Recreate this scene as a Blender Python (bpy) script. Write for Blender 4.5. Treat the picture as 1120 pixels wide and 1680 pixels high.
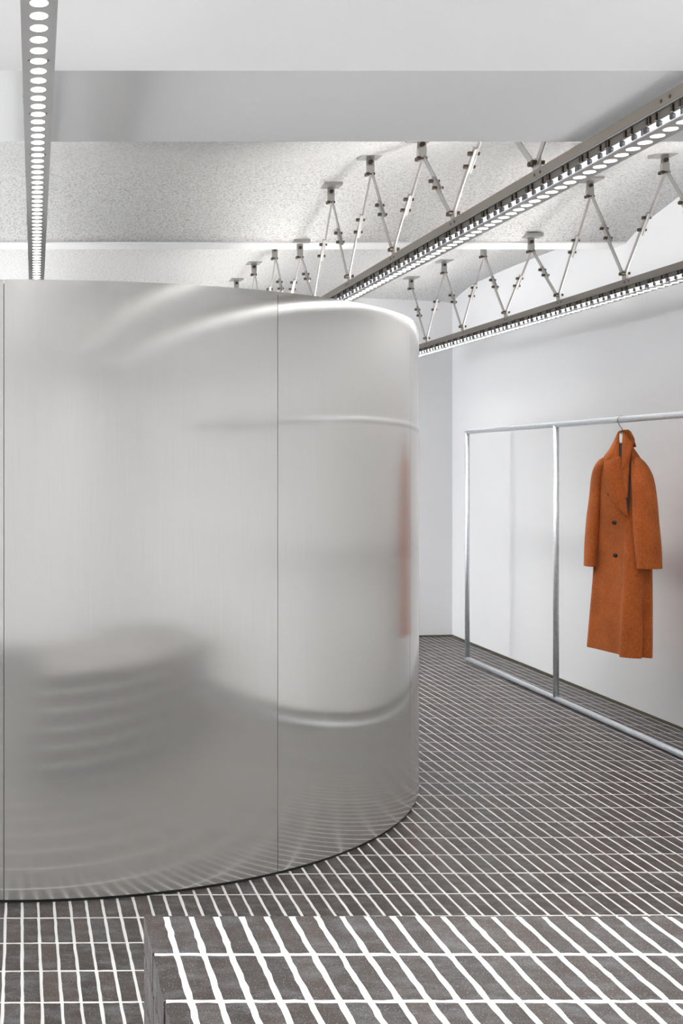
import bpy, math, random
import numpy as np
from mathutils import Vector, Matrix

for o in list(bpy.data.objects):
    bpy.data.objects.remove(o)
SC = bpy.context.scene
COL = SC.collection
random.seed(7)
RNG = np.random.default_rng(11)

# ------------------------------------------------------------------ camera
F, VX, VY, H = 1835.0, 57.0, 765.0, 1.45        # focal length (px of a 1120x1680 frame), vanishing point, eye height (m)
cam_data = bpy.data.cameras.new('camera')
cam = bpy.data.objects.new('camera', cam_data)
COL.objects.link(cam)
cam.location = (0, 0, H)
cam.rotation_euler = (math.pi / 2, 0, 0)
cam_data.sensor_fit = 'AUTO'
cam_data.sensor_width = 36.0
cam_data.lens = F / 1680 * 36.0
cam_data.shift_x = (560 - VX) / 1680
cam_data.shift_y = -(840 - VY) / 1680
cam_data.clip_start = 0.05
SC.camera = cam

# ------------------------------------------------------------------ world, exposure
world = bpy.data.worlds.new('world')
SC.world = world
world.use_nodes = True
world.node_tree.nodes['Background'].inputs['Color'].default_value = (0.95, 0.975, 1.0, 1)
world.node_tree.nodes['Background'].inputs['Strength'].default_value = 5.8
SC.view_settings.view_transform = 'Standard'
SC.view_settings.look = 'None'
SC.view_settings.gamma = 1.0
SC.view_settings.use_curve_mapping = False
SC.view_settings.exposure = 1.42
SC.cycles.use_denoising = True
SC.cycles.max_bounces = 12
SC.cycles.diffuse_bounces = 8
SC.cycles.glossy_bounces = 6
SC.cycles.sample_clamp_indirect = 6.0
SC.cycles.caustics_reflective = False
LAMP_DOWN = 3.0      # radiance of the round down-light lenses
FILL_UP = 12.0         # radiance of the unseen strip added on each light rail to brighten the ceiling
BEAM_W = 50.0         # watts of the narrow-optic beam of each run of lamps
STRIP_GLOW = 3.0       # side diffuser strip

# ------------------------------------------------------------------ helpers
def mesh(name, verts, faces, mat=None, smooth=False):
    m = bpy.data.meshes.new(name)
    m.from_pydata([tuple(v) for v in verts], [], [tuple(f) for f in faces])
    m.update()
    if smooth:
        m.polygons.foreach_set('use_smooth', [True] * len(m.polygons))
    if mat is not None:
        m.materials.append(mat)
    return m

def link(name, data, parent=None, loc=None, rot=None):
    o = bpy.data.objects.new(name, data)
    COL.objects.link(o)
    if parent is not None:
        o.parent = parent
    if loc is not None:
        o.location = loc
    if rot is not None:
        o.rotation_euler = rot
    return o

def tag(o, label, category, group=None):
    o['label'] = label
    o['category'] = category
    if group:
        o['group'] = group
    return o

def struct(o, label=None):
    o['kind'] = 'structure'
    if label:
        o['label'] = label
    return o

class MB:
    """collects shapes for one mesh"""
    def __init__(self):
        self.v, self.f = [], []
    def add(self, verts, faces):
        n = len(self.v)
        self.v += [tuple(p) for p in verts]
        self.f += [tuple(i + n for i in q) for q in faces]
    def box(self, x0, x1, y0, y1, z0, z1):
        self.add([(x0,y0,z0),(x1,y0,z0),(x1,y1,z0),(x0,y1,z0),(x0,y0,z1),(x1,y0,z1),(x1,y1,z1),(x0,y1,z1)],
                 [(0,3,2,1),(4,5,6,7),(0,1,5,4),(1,2,6,5),(2,3,7,6),(3,0,4,7)])
    def bar(self, a, b, w, t, xdir=(1, 0, 0)):
        """flat bar from a to b, thickness t along xdir, width w across"""
        a, b = Vector(a), Vector(b)
        d = (b - a).normalized()
        x = Vector(xdir); x = (x - d * x.dot(d)).normalized()
        y = d.cross(x)
        vs = []
        for p in (a, b):
            for sx, sy in ((-1,-1),(1,-1),(1,1),(-1,1)):
                vs.append(p + x * (t/2*sx) + y * (w/2*sy))
        self.add(vs, [(0,3,2,1),(4,5,6,7),(0,1,5,4),(1,2,6,5),(2,3,7,6),(3,0,4,7)])
    def cyl(self, a, b, r, n=12, caps=True, r2=None):
        a, b = Vector(a), Vector(b)
        d = (b - a).normalized()
        x = d.orthogonal().normalized(); y = d.cross(x)
        r2 = r if r2 is None else r2
        vs = [a + (x*math.cos(2*math.pi*i/n) + y*math.sin(2*math.pi*i/n))*r for i in range(n)]
        vs += [b + (x*math.cos(2*math.pi*i/n) + y*math.sin(2*math.pi*i/n))*r2 for i in range(n)]
        fs = [(i, (i+1)%n, n+(i+1)%n, n+i) for i in range(n)]
        if caps:
            fs += [tuple(range(n))[::-1], tuple(range(n, 2*n))]
        self.add(vs, fs)
    def tube(self, pts, r, n=10):
        pts = [Vector(p) for p in pts]
        rings = []
        prev = None
        for i, p in enumerate(pts):
            d = (pts[min(i+1, len(pts)-1)] - pts[max(i-1, 0)]).normalized()
            x = d.orthogonal().normalized() if prev is None else (prev - d*prev.dot(d)).normalized()
            prev = x; y = d.cross(x)
            rings.append([p + (x*math.cos(2*math.pi*k/n) + y*math.sin(2*math.pi*k/n))*r for k in range(n)])
        vs = [q for ring in rings for q in ring]
        fs = []
        for i in range(len(pts)-1):
            for k in range(n):
                fs.append((i*n+k, i*n+(k+1)%n, (i+1)*n+(k+1)%n, (i+1)*n+k))
        fs += [tuple(range(n))[::-1], tuple(range((len(pts)-1)*n, len(pts)*n))]
        self.add(vs, fs)
    def build(self, name, mat, parent=None, smooth=False, loc=None):
        return link(name, mesh(name, self.v, self.f, mat, smooth), parent, loc)

# ------------------------------------------------------------------ materials
def new_mat(name):
    m = bpy.data.materials.new(name)
    m.use_nodes = True
    nt = m.node_tree
    return m, nt, nt.nodes['Principled BSDF']

def simple(name, col, rough=0.5, metal=0.0, spec=0.5):
    m, nt, b = new_mat(name)
    b.inputs['Base Color'].default_value = (*col, 1)
    b.inputs['Roughness'].default_value = rough
    b.inputs['Metallic'].default_value = metal
    b.inputs['Specular IOR Level'].default_value = spec
    return m

def noise_bump(nt, b, scale, strength, dist=0.01, detail=4, coords='Object', mapscale=None):
    tc = nt.nodes.new('ShaderNodeTexCoord')
    n = nt.nodes.new('ShaderNodeTexNoise')
    n.inputs['Scale'].default_value = scale
    n.inputs['Detail'].default_value = detail
    src = tc.outputs[coords]
    if mapscale:
        mp = nt.nodes.new('ShaderNodeMapping'); mp.inputs['Scale'].default_value = mapscale
        nt.links.new(src, mp.inputs['Vector']); src = mp.outputs['Vector']
    nt.links.new(src, n.inputs['Vector'])
    bp = nt.nodes.new('ShaderNodeBump')
    bp.inputs['Strength'].default_value = strength
    bp.inputs['Distance'].default_value = dist
    nt.links.new(n.outputs['Fac'], bp.inputs['Height'])
    nt.links.new(bp.outputs['Normal'], b.inputs['Normal'])
    return n, bp, src

def ramp(nt, src, stops):
    r = nt.nodes.new('ShaderNodeValToRGB')
    e = r.color_ramp.elements
    while len(e) < len(stops):
        e.new(0.5)
    for i, (p, c) in enumerate(stops):
        e[i].position = p
        e[i].color = (*c, 1) if len(c) == 3 else c
    nt.links.new(src, r.inputs['Fac'])
    return r

def mixc(nt, fac, a, b, mode='MIX'):
    m = nt.nodes.new('ShaderNodeMix')
    m.data_type = 'RGBA'; m.blend_type = mode
    for sock, val in ((m.inputs[0], fac), (m.inputs[6], a), (m.inputs[7], b)):
        if hasattr(val, 'links'):
            nt.links.new(val, sock)
        elif isinstance(val, (int, float)):
            sock.default_value = val
        else:
            sock.default_value = (*val, 1)
    return m.outputs[2]

def make_plaster(name, col, rough=0.75):
    m, nt, b = new_mat(name)
    b.inputs['Base Color'].default_value = (*col, 1)
    b.inputs['Roughness'].default_value = rough
    b.inputs['Specular IOR Level'].default_value = 0.25
    noise_bump(nt, b, 55, 0.05, 0.004)
    return m
M_WALL = make_plaster('painted_plaster', (0.725, 0.726, 0.735))
M_HEADER = make_plaster('header_plaster', (0.89, 0.888, 0.885))

def make_spray():
    m, nt, b = new_mat('sprayed_ceiling')
    b.inputs['Roughness'].default_value = 0.95
    b.inputs['Specular IOR Level'].default_value = 0.1
    n, bp, src = noise_bump(nt, b, 80, 0.7, 0.010, detail=6)
    n.inputs['Roughness'].default_value = 0.65
    r = ramp(nt, n.outputs['Fac'], [(0.38, (0.60, 0.59, 0.575)), (0.51, (0.86, 0.855, 0.845)), (0.7, (0.90, 0.895, 0.885))])
    nt.links.new(r.outputs['Color'], b.inputs['Base Color'])
    return m
M_SPRAY = make_spray()

def make_brick(name, per_island):
    m, nt, b = new_mat(name)
    if per_island:
        g = nt.nodes.new('ShaderNodeNewGeometry'); rnd = g.outputs['Random Per Island']
    else:
        g = nt.nodes.new('ShaderNodeObjectInfo'); rnd = g.outputs['Random']
    base = ramp(nt, rnd, [(0.0, (0.015, 0.0105, 0.009)), (0.3, (0.026, 0.018, 0.015)), (0.55, (0.020, 0.0155, 0.0145)),
                          (0.8, (0.038, 0.024, 0.018)), (1.0, (0.028, 0.0245, 0.0245))])
    tc = nt.nodes.new('ShaderNodeNewGeometry')
    n1 = nt.nodes.new('ShaderNodeTexNoise'); n1.inputs['Scale'].default_value = 16; n1.inputs['Detail'].default_value = 6
    n1.inputs['Roughness'].default_value = 0.7
    mp = nt.nodes.new('ShaderNodeMapping'); mp.inputs['Scale'].default_value = (0.7, 1.5, 1)
    nt.links.new(tc.outputs['Position'], mp.inputs['Vector'])
    nt.links.new(mp.outputs['Vector'], n1.inputs['Vector'])
    haze = ramp(nt, n1.outputs['Fac'], [(0.46, (0, 0, 0)), (0.72, (1, 1, 1))])
    c1 = mixc(nt, haze.outputs['Color'], base.outputs['Color'], (0.085, 0.085, 0.09))
    n2 = nt.nodes.new('ShaderNodeTexNoise'); n2.inputs['Scale'].default_value = 330; n2.inputs['Detail'].default_value = 3
    nt.links.new(tc.outputs['Position'], n2.inputs['Vector'])
    sp = ramp(nt, n2.outputs['Fac'], [(0.60, (0, 0, 0)), (0.68, (0.8, 0.8, 0.8))])
    c2 = mixc(nt, sp.outputs['Color'], c1, (0.30, 0.295, 0.29))
    nt.links.new(c2, b.inputs['Base Color'])
    b.inputs['Roughness'].default_value = 0.47
    b.inputs['Specular IOR Level'].default_value = 0.36
    bp = nt.nodes.new('ShaderNodeBump'); bp.inputs['Strength'].default_value = 0.25; bp.inputs['Distance'].default_value = 0.002
    n3 = nt.nodes.new('ShaderNodeTexNoise'); n3.inputs['Scale'].default_value = 180; n3.inputs['Detail'].default_value = 5
    nt.links.new(tc.outputs['Position'], n3.inputs['Vector'])
    nt.links.new(n3.outputs['Fac'], bp.inputs['Height'])
    nt.links.new(bp.outputs['Normal'], b.inputs['Normal'])
    return m
M_BRICK = make_brick('dark_brick', False)
M_BRICK_I = make_brick('dark_brick_field', True)
M_GROUT = make_plaster('white_grout', (0.49, 0.485, 0.473), 0.8)
M_GROUT_LIT = make_plaster('lit_grout', (0.80, 0.795, 0.78), 0.8)  # lighter copy of the floor grout: the bench's stronger light put into its colour

def make_steel(name, rough):
    m, nt, b = new_mat(name)
    b.inputs['Metallic'].default_value = 1.0
    b.inputs['Anisotropic'].default_value = 1.0
    ge = nt.nodes.new('ShaderNodeNewGeometry')      # the sheet is brushed upright: it blurs sideways, around the drum
    cx = nt.nodes.new('ShaderNodeVectorMath'); cx.operation = 'CROSS_PRODUCT'
    cx.inputs[1].default_value = (0, 0, 1)
    nt.links.new(ge.outputs['Normal'], cx.inputs[0])
    nt.links.new(cx.outputs['Vector'], b.inputs['Tangent'])
    tc = nt.nodes.new('ShaderNodeTexCoord')
    mp = nt.nodes.new('ShaderNodeMapping'); mp.inputs['Scale'].default_value = (1, 1, 0.012)
    nt.links.new(tc.outputs['Object'], mp.inputs['Vector'])
    n = nt.nodes.new('ShaderNodeTexNoise'); n.inputs['Scale'].default_value = 320; n.inputs['Detail'].default_value = 3
    nt.links.new(mp.outputs['Vector'], n.inputs['Vector'])
    r = ramp(nt, n.outputs['Fac'], [(0.3, (0.525, 0.51, 0.495)), (0.7, (0.555, 0.54, 0.525))])
    nt.links.new(r.outputs['Color'], b.inputs['Base Color'])
    rr = nt.nodes.new('ShaderNodeMapRange')
    rr.inputs['To Min'].default_value = rough - 0.003; rr.inputs['To Max'].default_value = rough + 0.003
    nt.links.new(n.outputs['Fac'], rr.inputs['Value'])
    nt.links.new(rr.outputs['Result'], b.inputs['Roughness'])
    b2 = nt.nodes.new('ShaderNodeBsdfDiffuse')     # broad veil of the worn brushing
    b2.inputs['Color'].default_value = (0.85, 0.835, 0.815, 1)
    mx = nt.nodes.new('ShaderNodeMixShader'); mx.inputs[0].default_value = 0.15
    nt.links.new(b.outputs[0], mx.inputs[1]); nt.links.new(b2.outputs[0], mx.inputs[2])
    nt.links.new(mx.outputs[0], nt.nodes['Material Output'].inputs['Surface'])
    # slow buckling of the sheet
    mp2 = nt.nodes.new('ShaderNodeMapping'); mp2.inputs['Scale'].default_value = (1.1, 1.1, 1.9)
    nt.links.new(tc.outputs['Object'], mp2.inputs['Vector'])
    n2 = nt.nodes.new('ShaderNodeTexNoise'); n2.inputs['Scale'].default_value = 1.3; n2.inputs['Detail'].default_value = 1
    oi = nt.nodes.new('ShaderNodeObjectInfo')         # every sheet buckles in its own way
    of = nt.nodes.new('ShaderNodeVectorMath'); of.operation = 'MULTIPLY_ADD'
    of.inputs[1].default_value = (7, 7, 7)
    nt.links.new(oi.outputs['Random'], of.inputs[0]); nt.links.new(mp2.outputs['Vector'], of.inputs[2])
    nt.links.new(of.outputs[0], n2.inputs['Vector'])
    bp = nt.nodes.new('ShaderNodeBump'); bp.inputs['Strength'].default_value = 1.0; bp.inputs['Distance'].default_value = 0.0012
    nt.links.new(n2.outputs['Fac'], bp.inputs['Height'])
    # upright brush scratches turn the normal sideways only
    mp3 = nt.nodes.new('ShaderNodeMapping'); mp3.inputs['Scale'].default_value = (1, 1, 0.02)
    nt.links.new(tc.outputs['Object'], mp3.inputs['Vector'])
    n3 = nt.nodes.new('ShaderNodeTexNoise'); n3.inputs['Scale'].default_value = 1100; n3.inputs['Detail'].default_value = 2
    nt.links.new(mp3.outputs['Vector'], n3.inputs['Vector'])
    sub = nt.nodes.new('ShaderNodeMath'); sub.operation = 'SUBTRACT'; sub.inputs[1].default_value = 0.5
    nt.links.new(n3.outputs['Fac'], sub.inputs[0])
    mul = nt.nodes.new('ShaderNodeMath'); mul.operation = 'MULTIPLY'; mul.inputs[1].default_value = 0.015
    nt.links.new(sub.outputs[0], mul.inputs[0])
    sc_ = nt.nodes.new('ShaderNodeVectorMath'); sc_.operation = 'SCALE'
    nt.links.new(cx.outputs['Vector'], sc_.inputs[0]); nt.links.new(mul.outputs[0], sc_.inputs['Scale'])
    ad = nt.nodes.new('ShaderNodeVectorMath'); ad.operation = 'ADD'
    nt.links.new(bp.outputs['Normal'], ad.inputs[0]); nt.links.new(sc_.outputs[0], ad.inputs[1])
    nm = nt.nodes.new('ShaderNodeVectorMath'); nm.operation = 'NORMALIZE'
    nt.links.new(ad.outputs[0], nm.inputs[0])
    nt.links.new(nm.outputs[0], b.inputs['Normal'])
    return m
M_STEEL = make_steel('brushed_steel', 0.118)
M_STEEL_SOFT = make_steel('brushed_steel_soft', 0.146)   # coarser brushing of some sheets
M_BLACK = simple('black_plinth', (0.006, 0.006, 0.006), 0.6)
M_SEAM = simple('seam_dark', (0.06, 0.06, 0.06), 0.5, 0.5)

def make_galv():
    m, nt, b = new_mat('galvanised_steel')
    b.inputs['Metallic'].default_value = 1.0
    tc = nt.nodes.new('ShaderNodeTexCoord')
    n = nt.nodes.new('ShaderNodeTexNoise'); n.inputs['Scale'].default_value = 60; n.inputs['Detail'].default_value = 4
    nt.links.new(tc.outputs['Object'], n.inputs['Vector'])
    r = ramp(nt, n.outputs['Fac'], [(0.3, (0.66, 0.69, 0.72)), (0.7, (0.78, 0.81, 0.84))])
    nt.links.new(r.outputs['Color'], b.inputs['Base Color'])
    b.inputs['Roughness'].default_value = 0.45
    return m
M_GALV = make_galv()
M_ALU = simple('satin_aluminium', (0.36, 0.35, 0.335), 0.45, 0.6)
M_CHANNEL = simple('taupe_channel', (0.205, 0.18, 0.152), 0.42, 0.6)
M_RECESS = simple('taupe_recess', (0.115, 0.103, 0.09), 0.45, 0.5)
M_PLATE = simple('lamp_plate', (0.50, 0.495, 0.49), 0.42, 0.35)
M_BOLT = simple('brown_bolt', (0.055, 0.036, 0.022), 0.4, 0.6)
M_KNOB = simple('dark_socket', (0.02, 0.022, 0.03), 0.4)
M_CHROME = simple('hook_chrome', (0.62, 0.60, 0.58), 0.18, 1.0)
M_HANGER = simple('white_hanger', (0.86, 0.86, 0.84), 0.4)
M_GAP_STRIP = simple('olive_gap_strip', (0.115, 0.10, 0.065), 0.5, 0.3)

def emit(name, col, strength):
    m = bpy.data.materials.new(name); m.use_nodes = True
    nt = m.node_tree; nt.nodes.clear()
    e = nt.nodes.new('ShaderNodeEmission'); o = nt.nodes.new('ShaderNodeOutputMaterial')
    e.inputs['Color'].default_value = (*col, 1); e.inputs['Strength'].default_value = strength
    nt.links.new(e.outputs[0], o.inputs['Surface'])
    return m
M_LENS = emit('lamp_lens', (1.0, 0.985, 0.965), LAMP_DOWN)
M_FILL = emit('fill_strip', (1.0, 0.985, 0.965), FILL_UP)
M_FILL_LOW = emit('fill_strip_low', (1.0, 0.985, 0.965), FILL_UP * 0.45)
M_STRIP = emit('strip_glow', (0.97, 0.98, 1.0), STRIP_GLOW)

def make_wool():
    m, nt, b = new_mat('rust_wool')
    tc = nt.nodes.new('ShaderNodeTexCoord')
    n = nt.nodes.new('ShaderNodeTexNoise'); n.inputs['Scale'].default_value = 140; n.inputs['Detail'].default_value = 5
    n.inputs['Roughness'].default_value = 0.7
    mp = nt.nodes.new('ShaderNodeMapping'); mp.inputs['Scale'].default_value = (1, 1, 0.55)
    nt.links.new(tc.outputs['Object'], mp.inputs['Vector'])
    nt.links.new(mp.outputs['Vector'], n.inputs['Vector'])
    n2 = nt.nodes.new('ShaderNodeTexNoise'); n2.inputs['Scale'].default_value = 9; n2.inputs['Detail'].default_value = 3
    nt.links.new(tc.outputs['Object'], n2.inputs['Vector'])
    r = ramp(nt, n.outputs['Fac'], [(0.3, (0.32, 0.070, 0.0175)), (0.55, (0.42, 0.104, 0.027)), (0.75, (0.51, 0.150, 0.047))])
    r2 = ramp(nt, n2.outputs['Fac'], [(0.35, (0.86, 0.86, 0.86)), (0.65, (1.06, 1.06, 1.06))])
    c = mixc(nt, 1.0, r.outputs['Color'], r2.outputs['Color'], 'MULTIPLY')
    nt.links.new(c, b.inputs['Base Color'])
    b.inputs['Roughness'].default_value = 0.95
    b.inputs['Specular IOR Level'].default_value = 0.1
    b.inputs['Sheen Weight'].default_value = 0.25
    b.inputs['Sheen Roughness'].default_value = 0.5
    b.inputs['Sheen Tint'].default_value = (1.0, 0.62, 0.35, 1)
    bp = nt.nodes.new('ShaderNodeBump'); bp.inputs['Strength'].default_value = 0.6; bp.inputs['Distance'].default_value = 0.004
    nt.links.new(n.outputs['Fac'], bp.inputs['Height'])
    nt.links.new(bp.outputs['Normal'], b.inputs['Normal'])
    return m
M_WOOL = make_wool()
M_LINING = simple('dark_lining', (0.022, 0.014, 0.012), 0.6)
M_BUTTON = simple('horn_button', (0.035, 0.018, 0.012), 0.18)

# ------------------------------------------------------------------ the setting
XR, XL, YB, YF = 3.56, -4.6, -1.6, 9.54       # right wall, left wall, wall behind the viewer, far corner
HD0, HD1, HDH = 2.70, 3.29, H + 0.955          # header: near face, far face, underside
NEAR_CEIL = H + 1.50

ceil_pts = [(3.29, 1.40), (4.62, 1.36), (5.0, 1.42), (5.34, 1.482), (5.7, 1.53), (5.95, 1.53), (6.15, 1.497), (6.4, 1.448), (6.52, 1.425), (6.73, 1.350)]
ceil_pts2 = [(6.92, 1.35), (7.06, 1.42), (7.25, 1.458), (7.6, 1.478), (8.1, 1.487), (8.7, 1.487), (9.2, 1.465), (9.5, 1.41), (9.9, 1.28)]
def smooth_profile(pts, step=0.06):
    xs = np.array([p[0] for p in pts]); ys = np.array([p[1] for p in pts])
    X = np.arange(xs[0], xs[-1] + 1e-6, step); X[-1] = xs[-1]
    m = np.gradient(ys, xs)
    out = []
    for x in X:
        i = min(max(np.searchsorted(xs, x) - 1, 0), len(xs) - 2)
        h = xs[i+1] - xs[i]; t = (x - xs[i]) / h
        y = (2*t**3-3*t**2+1)*ys[i] + (t**3-2*t**2+t)*h*m[i] + (-2*t**3+3*t**2)*ys[i+1] + (t**3-t**2)*h*m[i+1]
        out.append((x, y))
    return out
P1, P2 = smooth_profile(ceil_pts), smooth_profile(ceil_pts2)
def ceil_h(y):
    if y < HD0: return NEAR_CEIL
    a = np.array(P1 + P2)
    return H + float(np.interp(y, a[:, 0], a[:, 1]))

def vault(name, prof):
    vs, fs = [], []
    n = len(prof)
    for X in (XL, XR):
        vs += [(X, y, H + h) for y, h in prof]
    vs += [(XL, prof[0][0], 3.4), (XL, prof[-1][0], 3.4), (XR, prof[0][0], 3.4), (XR, prof[-1][0], 3.4)]
    for i in range(n - 1):
        fs.append((i, n+i, n+i+1, i+1))
    fs += [(2*n, 2*n+1, 2*n+3, 2*n+2)]
    fs += [tuple(range(n)) + (2*n+1, 2*n), tuple(range(2*n-1, n-1, -1)) + (2*n+2, 2*n+3)]
    fs += [(0, 2*n, 2*n+2, n), (n-1, 2*n-1, 2*n+3, 2*n+1)]
    o = link(name, mesh(name, vs, fs, M_SPRAY))
    for i in range(n - 1):
        o.data.polygons[i].use_smooth = True
    return struct(o)
vault('ceiling', P1)
vault('ceiling', P2)
b = MB(); b.box(XL, XR, YB, HD0, NEAR_CEIL, 3.4); struct(b.build('ceiling', M_HEADER))
b = MB(); b.box(XL, XR, HD0, HD1, HDH, 3.4); struct(b.build('trim_1', M_HEADER), 'deep white plaster header crossing the room below the ceiling')
b = MB(); b.box(XL, XR, 6.735, 6.925, H + 1.343, 3.4); struct(b.build('trim_2', M_HEADER), 'narrow white beam between the sprayed ceiling vaults')

b = MB(); b.box(XR, XR + 0.2, YB, 10.6, 0.014, 3.4); struct(b.build('wall_right', M_WALL))
b = MB(); b.box(XR - 0.003, XR + 0.05, YB, YF + 0.05, -0.01, 0.014); struct(b.build('gap_strip_right', M_GAP_STRIP))  # flush olive strip drawn in place of the shadow gap under the wall
WZ0, WZ1, WY0, WY1 = 0.05, 2.78, 1.6, 8.9     # unseen window opening on the left, added as the main daylight source
b = MB()
b.box(XL - 0.2, XL, YB, 10.6, 0, WZ0); b.box(XL - 0.2, XL, YB, 10.6, WZ1, 3.4)
b.box(XL - 0.2, XL, YB, WY0, WZ0, WZ1); b.box(XL - 0.2, XL, WY1, 10.6, WZ0, WZ1)
struct(b.build('wall_left', M_WALL))
wf = struct(link('added_window_1', None), 'unseen window opening added for daylight, with slim metal mullions'); wf.location = (XL - 0.1, WY0, WZ0)
for k in range(7):
    b = MB(); y = (WY1 - WY0) * k / 6
    b.box(-0.03, 0.03, y - 0.03, y + 0.03, 0, WZ1 - WZ0); b.build('mullion', M_ALU, wf)
pd = bpy.data.lights.new('daylight_portal', 'AREA'); pd.shape = 'RECTANGLE'; pd.size = WZ1 - WZ0; pd.size_y = WY1 - WY0
pd.cycles.is_portal = True
po = link('daylight_portal', pd, None, (XL - 0.2, (WY0 + WY1) / 2, (WZ0 + WZ1) / 2), (0, -math.pi / 2, 0))
b = MB(); b.box(XL - 0.2, XR + 0.2, YB - 0.2, YB, 0, 3.4); struct(b.build('wall_back', M_WALL))
ang = math.radians(7)
b = MB(); b.box(-8.6, 0.0, 0, 0.2, 0.014, 3.4); w = struct(b.build('wall_far', M_WALL)); w.location = (XR, YF, 0); w.rotation_euler = (0, 0, ang)
b = MB(); b.box(-8.6, 0.0, -0.003, 0.05, -0.01, 0.014); w = struct(b.build('gap_strip_far', M_GAP_STRIP)); w.location = (XR, YF, 0); w.rotation_euler = (0, 0, ang)  # far wall's shadow gap, likewise filled with a dark olive strip

# ------------------------------------------------------------------ brick helpers
BW, BL = 0.0532, 0.1885        # pitch across, pitch along
def brick_mesh(name, w, l, z0, z1, jit, mat, nl=5, ns=2):
    """one brick with an uneven outline: top ring, ring just below it, bottom ring"""
    ring = []
    def edge(a, b_, n):
        for i in range(n):
            t = i / n
            ring.append([a[0] + (b_[0]-a[0])*t, a[1] + (b_[1]-a[1])*t])
    c = [(-w/2, -l/2), (w/2, -l/2), (w/2, l/2), (-w/2, l/2)]
    edge(c[0], c[1], ns); edge(c[1], c[2], nl); edge(c[2], c[3], ns); edge(c[3], c[0], nl)
    for p in ring:
        p[0] += random.uniform(-jit, jit); p[1] += random.uniform(-jit, jit)
    n = len(ring)
    vs = [(x*0.985 if abs(x) > w*0.3 else x, y*0.993, z1) for x, y in ring] + [(x, y, z1 - 0.0008) for x, y in ring] + [(x, y, z0) for x, y in ring]
    fs = [tuple(range(n))]
    fs += [(n+i, n+(i+1) % n, (i+1) % n, i) for i in range(n)]
    fs += [(2*n+i, 2*n+(i+1) % n, n+(i+1) % n, n+i) for i in range(n)]
    return mesh(name, vs, fs, mat)

# ------------------------------------------------------------------ drum geometry (needed for what shows of the floor)
DX, DY, DR, DH = -0.1025, 5.641, 1.929, 2.070
BX0, BX1, BY0, BY1, BH = 0.2305, 2.40, 1.425, 2.37, 0.497   # brick bench

def floor_visible(x, y):
    u = VX + F * x / y if y > 0.3 else -1
    v = VY + F * H / y if y > 0.3 else 9999
    if not (-5 < u < 1125 and v < 1690): return 0
    # hidden by the drum
    for r in (DR,):
        a = x*x + y*y; bb = -2*(x*DX + y*DY); c = DX*DX + DY*DY - r*r
        d = bb*bb - 4*a*c
        if d > 0 and (-bb - math.sqrt(d)) / (2*a) < 1.0: return 0
    # hidden by the bench
    for t in np.linspace(0.05, 1, 120):
        z = H * (1 - t)
        if z < BH and BX0 < x*t < BX1 and BY0 < y*t < BY1: return 0
    return 1 / (y*y*y)

# ------------------------------------------------------------------ floor
floor_mb = MB()
floor_mb.add([(XL-0.3, YB-0.3, -0.0006), (XR+0.3, YB-0.3, -0.0006), (XR+0.3, 10.8, -0.0006), (XL-0.3, 10.8, -0.0006),
              (XL-0.3, YB-0.3, -0.12), (XR+0.3, YB-0.3, -0.12), (XR+0.3, 10.8, -0.12), (XL-0.3, 10.8, -0.12)],
             [(0,1,2,3),(7,6,5,4),(0,4,5,1),(1,5,6,2),(2,6,7,3),(3,7,4,0)])
floor = struct(floor_mb.build('floor', M_GROUT), 'floor of slim dark brown bricks in stack bond with wide white joints')
FA = math.radians(0.72); ca, sa = math.cos(FA), math.sin(FA)
OX, OY = -0.0408, 3.590
JF = 0.0088
cells = []
for i in range(-95, 78):
    for j in range(-46, 36):
        lx, ly = (i + 0.5) * BW, (j + 0.5) * BL
        x, y = OX + lx*ca - ly*sa, OY + lx*sa + ly*ca
        far_y = YF + (x - XR) * math.tan(ang)
        if x < XL - 0.02 or x > XR + 0.024 or y < YB or y > far_y + 0.09: continue
        if BX0 + 0.03 < x < BX1 - 0.03 and BY0 + 0.1 < y < BY1 - 0.1: continue
        if math.hypot(x - DX, y - DY) < DR - 0.25: continue
        cells.append((floor_visible(x, y), x, y))
cells.sort(key=lambda c: -c[0])
variants = [brick_mesh('brick', BW - JF, BL - JF, -0.03, 0.0, 0.0011, M_BRICK) for _ in range(14)]
for k, (a, x, y) in enumerate(cells[:300]):
    o = link('brick', variants[k % 14], floor, (x, y, random.uniform(-0.0005, 0.0004)), (0, 0, FA + random.uniform(-.003, .003) + (math.pi if random.random() < .5 else 0)))
vs, fs = [], []
hw, hl = (BW - JF) / 2, (BL - JF) / 2
J = RNG.uniform(-0.0011, 0.0011, (len(cells), 12, 2))
for k, (a, x, y) in enumerate(cells[300:]):
    n = len(vs)
    dz = random.uniform(-0.0005, 0.0004)
    pts = [(-hw, -hl), (hw, -hl), (hw, 0), (hw, hl), (-hw, hl), (-hw, 0)]
    top = []
    for q, (px, py) in enumerate(pts):
        px += J[k, q, 0]; py += J[k, q, 1]
        top.append((x + px*ca - py*sa, y + px*sa + py*ca))
    vs += [(p[0], p[1], dz) for p in top] + [(p[0], p[1], -0.004) for p in top]
    fs += [(n, n+1, n+2, n+3, n+4, n+5)] + [(n+6+q, n+6+(q+1) % 6, n+(q+1) % 6, n+q) for q in range(6)]
o = link('brick_field', mesh('brick_field', vs, fs, M_BRICK_I), floor)
o['kind'] = 'stuff'

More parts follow.
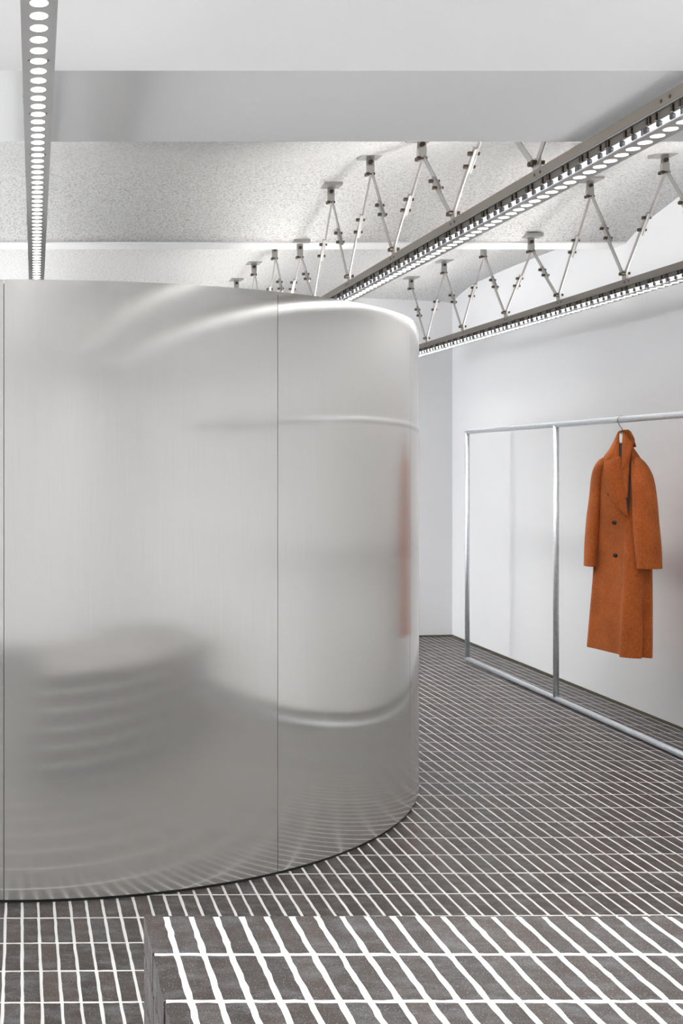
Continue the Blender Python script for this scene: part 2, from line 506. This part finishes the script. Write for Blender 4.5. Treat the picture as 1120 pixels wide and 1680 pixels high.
# ------------------------------------------------------------------ drum
drum = link('steel_drum', None)
drum.location = (DX, DY, 0)
tag(drum, 'tall round drum of brushed stainless steel sheets standing on the brick floor', 'drum')
GAP = 0.0022 / DR
def arc_panel(a0, a1, r, z0, z1, th=0.004, n=40, nz=3):
    vs, fs = [], []
    zs = [z0 + (z1-z0)*k/nz for k in range(nz+1)]
    for rr in (r, r - th):
        for z in zs:
            for i in range(n+1):
                a = a0 + (a1-a0)*i/n
                vs.append((rr*math.cos(a), rr*math.sin(a), z))
    m = n+1; N = m*(nz+1)
    for k in range(nz):
        for i in range(n):
            fs.append((k*m+i, k*m+i+1, (k+1)*m+i+1, (k+1)*m+i))
            fs.append((N+k*m+i+1, N+k*m+i, N+(k+1)*m+i, N+(k+1)*m+i+1))
    nsm = len(fs)
    vs = vs + vs                     # rim faces get their own vertices so that the sheet's shading stays round to its edges
    body = fs; fs = []
    for i in range(n):
        fs.append((i+1, i, N+i, N+i+1)); t = nz*m
        fs.append((t+i, t+i+1, N+t+i+1, N+t+i))
    for k in range(nz):
        fs.append((k*m, (k+1)*m, N+(k+1)*m, N+k*m))
        fs.append(((k+1)*m+n, k*m+n, N+k*m+n, N+(k+1)*m+n))
    return vs, body + [tuple(i + 2*N for i in f) for f in fs], nsm
for k in range(12):
    a0 = math.radians(-90 + 30*k)
    vs, fs, nsm = arc_panel(a0 + GAP/2, a0 + math.radians(30) - GAP/2, DR, 0.011, DH)
    me = mesh('steel_panel', vs, fs, M_STEEL_SOFT if k % 3 == 0 or k == 11 else M_STEEL)
    for q in range(nsm): me.polygons[q].use_smooth = True
    link('steel_panel', me, drum)
b = MB()
b.cyl((0, 0, 0.0135), (0, 0, DH - 0.012), DR - 0.008, 144); b.build('liner', M_SEAM, drum)
b = MB(); b.cyl((0, 0, 0.0), (0, 0, 0.014), DR - 0.005, 144); o = b.build('plinth', M_BLACK, drum); o['label'] = 'recessed black plinth ring'

# ------------------------------------------------------------------ brick bench
bench = link('brick_bench', None); bench.location = (BX0, BY1, 0)
tag(bench, 'low bench block built of dark bricks with bold white joints', 'bench')
b = MB()
GI = 0.0008
b.box(0.004, BX1-BX0-0.004, BY0-BY1+0.003, -0.003, 0, BH-GI); b.build('mortar', M_GROUT_LIT, bench)
JB = 0.0122
CH = 0.0835
nc = int(round((BX1-BX0)/BW)); nr = 5
DEP = (BY1-BY0)/nr
bw = (BX1-BX0+JB)/nc - JB; pw = bw + JB
bl = (BY1-BY0+JB)/nr - JB; pl = bl + JB
bh = CH - 0.010
topv = [brick_mesh('brick', bw, bl, -bh, 0.0, 0.0016, M_BRICK, nl=7) for _ in range(12)]
rest_v = MB()
for i in range(nc):
    for j in range(nr):
        for c in range(6):
            if not (c == 0 or i == 0 or j == 0 or i == nc-1 or j == nr-1): continue
            x = bw/2 + i*pw; y = -(bl/2 + j*pl); z = BH - c*CH
            vis = (c == 0 and j < 4) or (i == 0 and j < 4)
            if c == 5: 
                pass
            if vis:
                o = link('brick', topv[(i*7+j*3+c) % 12], bench, (x, y, z + random.uniform(-.0005, .0004)), (0, 0, random.choice((0, math.pi)) + random.uniform(-.004, .004)))
            else:
                rest_v.box(x-bw/2, x+bw/2, y-bl/2, y+bl/2, max(z-bh, 0.002), z)
o = rest_v.build('brick_rest', M_BRICK_I, bench); o['kind'] = 'stuff'

# ------------------------------------------------------------------ light trusses
PITCH = 0.0590
LR = 0.0172
Y0T, Y1T = -1.4, 9.15
WT = 0.0345
ZB = H + 0.850
disc_pts = [(0, 0, 0)]
def lens_mesh():
    n = 24
    vs = [(LR*math.cos(2*math.pi*i/n), LR*math.sin(2*math.pi*i/n), -0.0004) for i in range(n)]
    fs = [tuple(range(n))[::-1]]
    return mesh('lamp_lens', vs, fs, M_LENS)
LENS = lens_mesh()
def bolt_mesh(half, r, axis):
    """one bolt: big head, shank, smaller nut, turned about its axis"""
    prof = [(-half, 0.0), (-half, r), (-half*0.35, r), (-half*0.35, r*0.45), (half*0.45, r*0.45), (half*0.45, r*0.8), (half*0.8, r*0.8), (half*0.8, 0.0)]
    vs, fs, n = [], [], 8
    for t, rr in prof:
        for k in range(n):
            c, s_ = rr*math.cos(2*math.pi*k/n), rr*math.sin(2*math.pi*k/n)
            vs.append((t, c, s_) if axis == 0 else (c, t, s_))
    for i in range(len(prof)-1):
        for k in range(n):
            fs.append((i*n+k, i*n+(k+1) % n, (i+1)*n+(k+1) % n, (i+1)*n+k))
    return mesh('bolt', vs, fs, M_BOLT)
BOLT = bolt_mesh(0.023, 0.0085, 0)
BOLT_Y = bolt_mesh(0.016, 0.0105, 1)
def make_truss(xc, label, top0, dim=1.0, dz=0.0):
    zb = ZB + dz
    t = link('light_truss', None); t.location = (xc, 0, zb)
    tag(t, label, 'truss light', 'linear light trusses under the ceiling')
    L0, L1 = Y0T, Y1T
    b = MB(); b.box(-WT, WT, L0, L1, 0, 0.004)
    pl = b.build('lamp_plate', M_PLATE, t)
    # screws in the plate
    b = MB()
    y = L0 + 0.2
    while y < L1:
        for sx in (-1, 1):
            b.cyl((sx*0.020, y, -0.0015), (sx*0.020, y, 0.001), 0.0025, 6)
        y += PITCH*6
    o = b.build('screws', M_RECESS, pl); o['kind'] = 'stuff'
    # lenses: those in view one by one, the rest of the row behind the viewer too
    N = int((L1 - L0) / PITCH)
    for k in range(N):
        link('lamp_lens', LENS, t, (0, L0 + 0.03 + k*PITCH, 0))
    ld = bpy.data.lights.new('lamp_beam', 'AREA'); ld.shape = 'RECTANGLE'; ld.size = 2*LR; ld.size_y = L1 - L0 - 0.05
    ld.energy = BEAM_W * dim; ld.spread = math.radians(140); ld.color = (1.0, 0.985, 0.965)
    link('lamp_beam', ld, t, (0, (L0 + L1)/2, -0.004))
    # side diffuser strips with dark sockets
    for s in (-1, 1):
        b = MB(); x0 = s*(WT - 0.012)
        b.box(min(x0, x0 - s*0.003), max(x0, x0 - s*0.003), L0, L1, 0.004, 0.0235)
        st = b.build('diffuser_strip', M_STRIP, t)
        b = MB()
        for k in range(N):
            y = L0 + 0.03 + k*PITCH
            b.cyl((s*(WT-0.010), y, 0.0135), (s*(WT-0.0015), y, 0.0135), 0.0088, 10)
            b.box(min(s*(WT-0.010), s*(WT-0.002)), max(s*(WT-0.010), s*(WT-0.002)), y+0.017, y+0.0205, 0.004, 0.0235) if k % 3 == 0 else None
        o = b.build('sockets', M_KNOB, st); o['kind'] = 'stuff'
    # recessed web with small clips
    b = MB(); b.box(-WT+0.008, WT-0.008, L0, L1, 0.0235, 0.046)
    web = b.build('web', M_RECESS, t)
    b = MB()
    y = L0 + 0.1; k = 0
    while y < L1 - 0.1:
        for dy in ((0, 0.03), (0, 0.012, 0.045), (0, 0.03, 0.042))[k % 3]:
            for s in (-1, 1):
                x0 = s*(WT-0.008)
                b.box(min(x0, x0+s*0.005), max(x0, x0+s*0.005), y+dy, y+dy+0.008, 0.026, 0.044)
        y += 0.118; k += 1
    o = b.build('clips', M_BOLT, web); o['kind'] = 'stuff'
    # upper channel with thin lips
    b = MB()
    b.box(-WT, WT, L0, L1, 0.050, 0.079)
    ch = b.build('channel', M_CHANNEL, t)
    b = MB()
    b.box(-WT-0.0015, -WT+0.006, L0, L1, 0.0455, 0.0478); b.box(WT-0.006, WT+0.0015, L0, L1, 0.0455, 0.0478)
    b.build('lip', M_ALU, ch)
    b = MB()
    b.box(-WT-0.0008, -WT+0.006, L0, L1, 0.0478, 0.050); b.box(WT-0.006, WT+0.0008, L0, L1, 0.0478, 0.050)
    b.build('shade_strip', M_KNOB, ch)  # solid dark strip standing in for the shade between lip and channel
    b = MB()
    for y in np.arange(top0 - 0.709*12.5, L1 - 0.1, 0.709):
        if y < L0 + 0.1: continue
        for s in (-1, 1):
            for dy in (-0.10, -0.06):
                b.cyl((s*(WT-0.001), y+dy, 0.064), (s*(WT+0.0025), y+dy, 0.064), 0.0048, 6)
    o = b.build('channel_bolts', M_RECESS, ch); o['kind'] = 'stuff'
    # unseen glowing strip added on top of the channel to brighten ceiling and header
    for (u0, u1) in ((L0+0.05, HD0-0.25), (HD1+0.25, L1-0.05)):
        b = MB(); b.box(-0.018, 0.018, u0, u1, 0.078, 0.0805); b.build('fill_strip', M_FILL_LOW if u1 < HD0 or xc < 0.5 else M_FILL, t)
    # hanging struts
    SP = 0.709
    tops = [top0 + SP*k for k in range(-14, 10)]
    nodes = [y - SP/2 for y in tops]
    zt = 0.079
    def ok(y): return L0 + 0.1 < y < L1 - 0.02 and not (HD0 - 0.08 < y < HD1 + 0.03)
    for yn in nodes:
        if not ok(yn): continue
        b = MB()
        b.box(-0.016, 0.016, yn-0.06, yn+0.06, zt, zt+0.006)
        b.box(-0.004, 0.004, yn-0.022, yn+0.022, zt+0.005, zt+0.055)
        sh = b.build('node_shoe', M_ALU, t)
        for s in (-1, 1):
            link('bolt', BOLT, sh, (0, yn + s*0.011, zt+0.038))
    for yt in tops:
        if not ok(yt): continue
        zc = ceil_h(yt) - zb
        b = MB()
        b.box(-0.048, 0.048, yt-0.06, yt+0.06, zc-0.006, zc+0.012)
        b.box(-0.019, 0.019, yt-0.003, yt+0.003, zc-0.050, zc-0.004)
        b.box(-0.017, 0.017, yt-0.011, yt+0.011, zc-0.095, zc-0.045)
        br = b.build('ceiling_bracket', M_ALU, t)
        link('bolt', BOLT_Y, br, (0, yt, zc-0.030))
        for s in (-1, 1):
            link('bolt', BOLT, br, (0, yt + s*0.010, zc-0.088))
    for yn in nodes:
        if not ok(yn): continue
        for s in (-1, 1):
            yt = yn + s*SP/2
            a = Vector((0, yn + s*0.011, zt+0.036))
            if ok(yt):
                e = Vector((0, yt - s*0.010, ceil_h(yt) - zb - 0.086))
            elif HD0 < yt < HD1 + 0.03 and yn > HD1:
                full = Vector((0, yt - s*0.010, ceil_h(3.4) - zb - 0.086))
                e = a + (full - a) * ((HD1 + 0.004 - a.y) / (full.y - a.y))
            else:
                continue
            d = e - a
            b = MB()
            off = 0.006
            b.bar(a + Vector((-off, 0, 0)), a + d*0.62 + Vector((-off, 0, 0)), 0.021, 0.004)
            b.bar(a + d*0.40 + Vector((off, 0, 0)), e + Vector((off, 0, 0)), 0.021, 0.004)
            b.bar(a + d*0.40 + Vector((0, 0, 0)), a + d*0.62, 0.012, 0.010)
            rod = b.build('strut', M_ALU, t)
            for q in (0.45, 0.57):
                link('bolt', BOLT, rod, a + d*q)
    return t
make_truss(0.008, 'light truss running over the middle of the steel drum', 5.343, 0.36)
make_truss(1.602, 'light truss hung between the one over the drum middle and the one by the wall', 5.343)
make_truss(2.962, 'light truss hung closest to the long white wall above the clothes rack', 5.261, 0.22)

# ------------------------------------------------------------------ clothes rack
RX, RR = 3.212, 0.0172
RY = [8.31, 6.895, 5.48, 4.065, 2.65, 1.235]
RTOP = 1.706
rack = link('clothes_rack', None); rack.location = (RX, RY[-1], 0)
tag(rack, 'long galvanised tube clothes rack frame in front of white wall', 'clothes rack')
off = Vector((RX, RY[-1], 0))
def W(p): return Vector(p) - off
b = MB(); b.cyl(W((RX, RY[-1]-0.0, RTOP)), W((RX, RY[0]+RR, RTOP)), RR, 20); b.build('top_rail', M_GALV, rack, True)
b = MB(); b.cyl(W((RX, RY[-1]-0.0, RR+0.001)), W((RX, RY[0]+RR, RR+0.001)), RR, 20); b.build('bottom_rail', M_GALV, rack, True)
for y in RY:
    b = MB(); b.cyl(W((RX, y, RR)), W((RX, y, RTOP)), RR*0.98, 20); b.build('upright', M_GALV, rack, True)
for o in rack.children:
    for p in o.data.polygons:
        if len(p.vertices) > 4: p.use_smooth = False

# ------------------------------------------------------------------ coat on its hanger
CB = Vector((RX, 6.13, 0))
n_ = Vector((RX, 6.13, 0)).normalized()
RGT = Vector((n_.y, -n_.x, 0))
def C(u, d, z):
    """u across, d towards the room, z up: a point of the coat relative to its own base"""
    return RGT*u - n_*d + Vector((0, 0, z))
def cr(pts, closed, sub):
    """Catmull-Rom"""
    pts = [np.array(p, float) for p in pts]; n = len(pts); out = []
    rng = range(n) if closed else range(n-1)
    for i in rng:
        if closed:
            p0, p1, p2, p3 = pts[(i-1) % n], pts[i], pts[(i+1) % n], pts[(i+2) % n]
        else:
            p0, p1, p2, p3 = pts[max(i-1, 0)], pts[i], pts[i+1], pts[min(i+2, n-1)]
        for k in range(sub):
            t = k/sub
            out.append(0.5*((2*p1) + (-p0+p2)*t + (2*p0-5*p1+4*p2-p3)*t*t + (-p0+3*p1-3*p2+p3)*t**3))
    if not closed: out.append(pts[-1])
    return out
def loft(levels, zsub, usub, closed=True, cap_top=True, cap_bot=False):
    """levels: list of lists of (u,d,z), same length"""
    rings = [cr(l, closed, usub) for l in levels]
    m = len(rings[0])
    cols = [cr([r[i] for r in rings], False, zsub) for i in range(m)]
    nz = len(cols[0])
    vs, fs = [], []
    for k in range(nz):
        for i in range(m):
            vs.append(C(*cols[i][k]))
    mm = m if closed else m-1
    for k in range(nz-1):
        for i in range(mm):
            fs.append((k*m+i, k*m+(i+1) % m, (k+1)*m+(i+1) % m, (k+1)*m+i))
    if cap_top: fs.append(tuple((nz-1)*m+i for i in range(m)))
    if cap_bot: fs.append(tuple(range(m))[::-1])
    return vs, fs
def fix_normals(me):
    import bmesh
    bm = bmesh.new(); bm.from_mesh(me)
    bmesh.ops.recalc_face_normals(bm, faces=bm.faces)
    bm.to_mesh(me); bm.free()
def cloth(name, vs, fs, parent, mat=M_WOOL, thick=0.0, sub=0):
    me = mesh(name, vs, fs, mat, True); fix_normals(me)
    o = link(name, me, parent)
    if thick:
        s = o.modifiers.new('thickness', 'SOLIDIFY'); s.thickness = thick; s.offset = 0
    if sub:
        s = o.modifiers.new('smooth', 'SUBSURF'); s.levels = sub; s.render_levels = sub
    return o
coat = link('wool_coat', None); coat.location = (CB.x, CB.y, 0)
tag(coat, 'long rust brown double-breasted wool coat hanging on the rack', 'coat')
def lev(z, pts, dz=None):
    return [(u, d, z + (dz[i] if dz else 0)) for i, (u, d) in enumerate(pts)]
body_levels = [
    lev(0.422, [(-.174,-.19),(-.125,-.125),(-.07,-.05),(-.012,.03),(-.006,.115),(.045,.135),(.093,.125),(.1005,.085),(.140,.09),(.150,.04),(.13,-.09),(.02,-.19),(-.12,-.235)]),
    lev(0.60,  [(-.160,-.175),(-.11,-.11),(-.06,-.045),(-.004,.04),(.001,.11),(.048,.128),(.095,.12),(.103,.085),(.140,.085),(.150,.035),(.12,-.10),(.02,-.19),(-.11,-.225)]),
    lev(0.90,  [(-.138,-.155),(-.095,-.09),(-.045,-.03),(.010,.055),(.016,.095),(.055,.11),(.098,.10),(.108,.085),(.138,.065),(.148,.02),(.11,-.10),(.01,-.18),(-.10,-.21)]),
    lev(1.17,  [(-.128,-.145),(-.09,-.075),(-.045,-.01),(.012,.052),(.030,.065),(.065,.07),(.10,.06),(.118,.045),(.132,.03),(.138,-.01),(.09,-.10),(.0,-.165),(-.09,-.19)]),
    lev(1.34,  [(-.125,-.135),(-.09,-.07),(-.05,-.015),(.005,.03),(.030,.045),(.07,.048),(.10,.04),(.12,.02),(.130,.0),(.128,-.035),(.08,-.10),(.0,-.15),(-.09,-.175)]),
    lev(1.43,  [(-.122,-.125),(-.09,-.075),(-.05,-.025),(.0,.015),(.028,.028),(.07,.03),(.10,.02),(.117,.0),(.122,-.015),(.112,-.045),(.07,-.09),(-.005,-.135),(-.085,-.155)]),
    lev(1.50,  [(-.088,-.098),(-.065,-.065),(-.035,-.03),(.0,-.005),(.025,.01),(.055,.012),(.08,.0),(.09,-.015),(.092,-.028),(.085,-.05),(.05,-.078),(-.005,-.11),(-.06,-.122)]),
    lev(1.565, [(-.045,-.062),(-.035,-.045),(-.015,-.025),(.003,-.01),(.018,-.005),(.035,-.005),(.048,-.015),(.052,-.025),(.05,-.035),(.045,-.048),(.025,-.062),(-.005,-.075),(-.03,-.08)]),
]
vs, fs = loft(body_levels, 6, 5)
cloth('body', vs, fs, coat)
# inside of the hem, so that the coat is a hollow shell
vs, fs = loft([[(u*0.96, d*0.96 - 0.002, z + 0.004) for u, d, z in l] for l in body_levels[:3]], 3, 5, True, True)
cloth('lining', vs, fs, coat, M_LINING)
def sleeve(path, name='sleeve'):
    """path: list of (u,d,z, half-width across view, half-depth, twist)"""
    levels = []
    for (u, d, z, a, bb, sk) in path:
        ring = []
        for k in range(10):
            t = 2*math.pi*k/10
            ring.append((u + a*math.cos(t), d + bb*math.sin(t) + sk*math.cos(t), z + 0.02*0*math.cos(t)))
        levels.append(ring)
    v1, f1 = loft(levels, 6, 4, True, True)
    return cloth(name, v1, f1, coat)
sl = sleeve([(.135,.110,.905,.060,.055,-.02),(.128,.100,1.02,.064,.055,-.02),(.118,.085,1.15,.0635,.055,-.02),(.113,.06,1.28,.059,.052,-.02),(.103,.035,1.38,.055,.05,-.02),(.090,.015,1.44,.046,.043,-.01),(.078,-.0,1.482,.030,.034,-.01),(.070,-.01,1.50,.012,.018,0)])
sr = sleeve([(-.155,-.155,.885,.034,.06,.02),(-.150,-.150,1.0,.036,.06,.02),(-.140,-.148,1.15,.036,.06,.02),(-.125,-.145,1.28,.036,.055,.02),(-.115,-.135,1.38,.037,.05,.02),(-.104,-.120,1.44,.034,.045,.01),(-.090,-.108,1.482,.024,.03,.01),(-.08,-.10,1.50,.01,.015,0)])
# cuffs: turned hems with dark openings
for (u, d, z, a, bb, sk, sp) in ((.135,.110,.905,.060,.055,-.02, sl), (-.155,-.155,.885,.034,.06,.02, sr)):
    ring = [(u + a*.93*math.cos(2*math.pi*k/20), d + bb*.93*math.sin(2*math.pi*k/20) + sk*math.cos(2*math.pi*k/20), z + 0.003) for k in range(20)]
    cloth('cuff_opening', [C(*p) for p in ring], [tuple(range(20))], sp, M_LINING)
# neck opening, lapels, collar
def patch(name, rows, parent, mat=M_WOOL, thick=0.011, us=5, vsb=5):
    rr = [cr(r, False, us) for r in rows]
    m = len(rr[0])
    cols = [cr([r[i] for r in rr], False, vsb) for i in range(m)]
    k = len(cols[0])
    vv = [C(*cols[i][q]) for q in range(k) for i in range(m)]
    ff = [(q*m+i, q*m+i+1, (q+1)*m+i+1, (q+1)*m+i) for q in range(k-1) for i in range(m-1)]
    return cloth(name, vv, ff, parent, mat, thick)
def uc(cx): return (cx - 347) / 1262.0
def zc_(cy, d=0.0): return H + (105 - cy/3.735) * (6.92 - d) / 6.92 * 6.13 / F
def q(cx, cy, d): return (uc(cx), d, zc_(cy, d))
patch('neck_lining', [[q(330,235,-.02), q(350,235,-.02), q(372,235,-.02)],
                      [q(326,330,.005), q(360,330,.012), q(400,330,.012)],
                      [q(330,430,.030), q(370,430,.036), q(404,430,.036)],
                      [q(345,560,.052), q(375,560,.058), q(402,560,.056)],
                      [q(368,690,.072), q(380,690,.076), q(392,690,.074)]], coat, M_LINING, 0.003)
patch('lapel', [[q(250,352,-.008), q(290,345,.022), q(330,336,.032), q(342,330,.020)],
                [q(244,400,.014), q(290,400,.042), q(338,400,.042), q(350,400,.034)],
                [q(253,480,.030), q(300,480,.058), q(348,480,.056), q(360,480,.048)],
                [q(279,575,.054), q(320,575,.076), q(360,575,.070), q(371,575,.062)],
                [q(323,648,.078), q(345,648,.088), q(371,645,.080), q(379,645,.074)],
                [q(374,692,.074), q(378,694,.080), q(382,696,.082), q(384,697,.080)]], coat)
patch('lapel', [[q(352,420,.038), q(368,395,.046), q(386,370,.046), q(397,350,.040)],
                [q(354,440,.042), q(368,430,.052), q(384,420,.054), q(392,400,.048)],
                [q(362,510,.052), q(370,505,.060), q(380,500,.062), q(386,490,.056)],
                [q(371,590,.064), q(375,588,.070), q(379,585,.070), q(382,580,.066)]], coat)
patch('collar', [[q(338,180,-.045), q(330,205,-.028), q(332,250,-.010), q(330,290,.008), q(334,340,.022)],
                 [q(333,182,-.035), q(318,225,-.015), q(312,270,.012), q(310,310,.026), q(322,345,.032)],
                 [q(326,200,-.04), q(298,262,-.020), q(280,310,.004), q(272,340,.016), q(292,358,.020)],
                 [q(322,215,-.06), q(282,285,-.035), q(258,328,-.018), q(246,356,-.008), q(256,368,-.002)]], coat)
patch('collar', [[q(362,200,-.012), q(358,260,.006), q(356,320,.022), q(354,380,.038), q(352,420,.046)],
                 [q(368,180,-.014), q(374,240,.014), q(376,300,.030), q(374,350,.042), q(366,398,.052)],
                 [q(385,172,-.026), q(402,220,.006), q(400,270,.028), q(392,320,.040), q(382,372,.050)],
                 [q(402,182,-.045), q(426,236,-.004), q(408,275,.018), q(400,310,.030), q(397,350,.042)]], coat)
patch('collar_back', [[q(338,180,-.045), q(348,174,-.075), q(370,170,-.085), q(388,172,-.07), q(402,182,-.045)],
                      [q(326,215,-.055), q(345,215,-.09), q(375,215,-.10), q(405,215,-.085), q(420,228,-.045)],
                      [q(305,275,-.05), q(340,275,-.10), q(380,275,-.115), q(415,275,-.09), q(434,275,-.045)]], coat)
# buttons
for (cx, cy, d) in ((279, 562, .026), (304, 738, .050), (310, 940, .044)):
    u, dd, z = q(cx, cy, d)
    p = C(u, dd, z)
    nrm = (-n_ - RGT*0.75).normalized()
    b = MB()
    b.cyl(p - nrm*0.004, p + nrm*0.004, 0.0125, 16, True, 0.0115)
    b.cyl(p + nrm*0.004, p + nrm*0.0055, 0.0115, 16, True, 0.009)
    b.build('button', M_BUTTON, coat)

hanger = link('coat_hanger', None); hanger.location = (CB.x, CB.y, 0)
tag(hanger, 'white coat hanger with bent metal hook holding the rust coat', 'hanger')
arc = [Vector((0.0206*math.cos(math.radians(t)), 0, 1.706 + 0.0206*math.sin(math.radians(t)))) for t in range(195, -5, -20)]
neck = [C(*q(357, 190, -.03)), C(*q(356, 172, -.03)), C(*q(351, 158, -.022)), C(*q(340, 146, -.012))]
pts = neck + arc
b = MB(); b.tube(pts, 0.0025, 8); b.build('hook', M_CHROME, hanger, True)
b = MB()
blk = [q(336,188,-.03), q(364,184,-.03), q(366,246,-.012), q(336,250,-.012)]
front = [C(*p) for p in blk]; back = [C(p[0], p[1]-.014, p[2]) for p in blk]
b.add(front + back, [(0,1,2,3),(7,6,5,4),(0,4,5,1),(1,5,6,2),(2,6,7,3),(3,7,4,0)])
b.build('neck_block', M_HANGER, hanger)
for s, e in ((-1, (-.07,-.09,1.475)), (1, (.07,-.03,1.475))):
    b = MB(); b.tube([C(0, -.04, 1.55), C(e[0]*.5, (e[1]-.04)/2, 1.525), C(*e)], 0.008, 8); b.build('arm', M_HANGER, hanger, True)
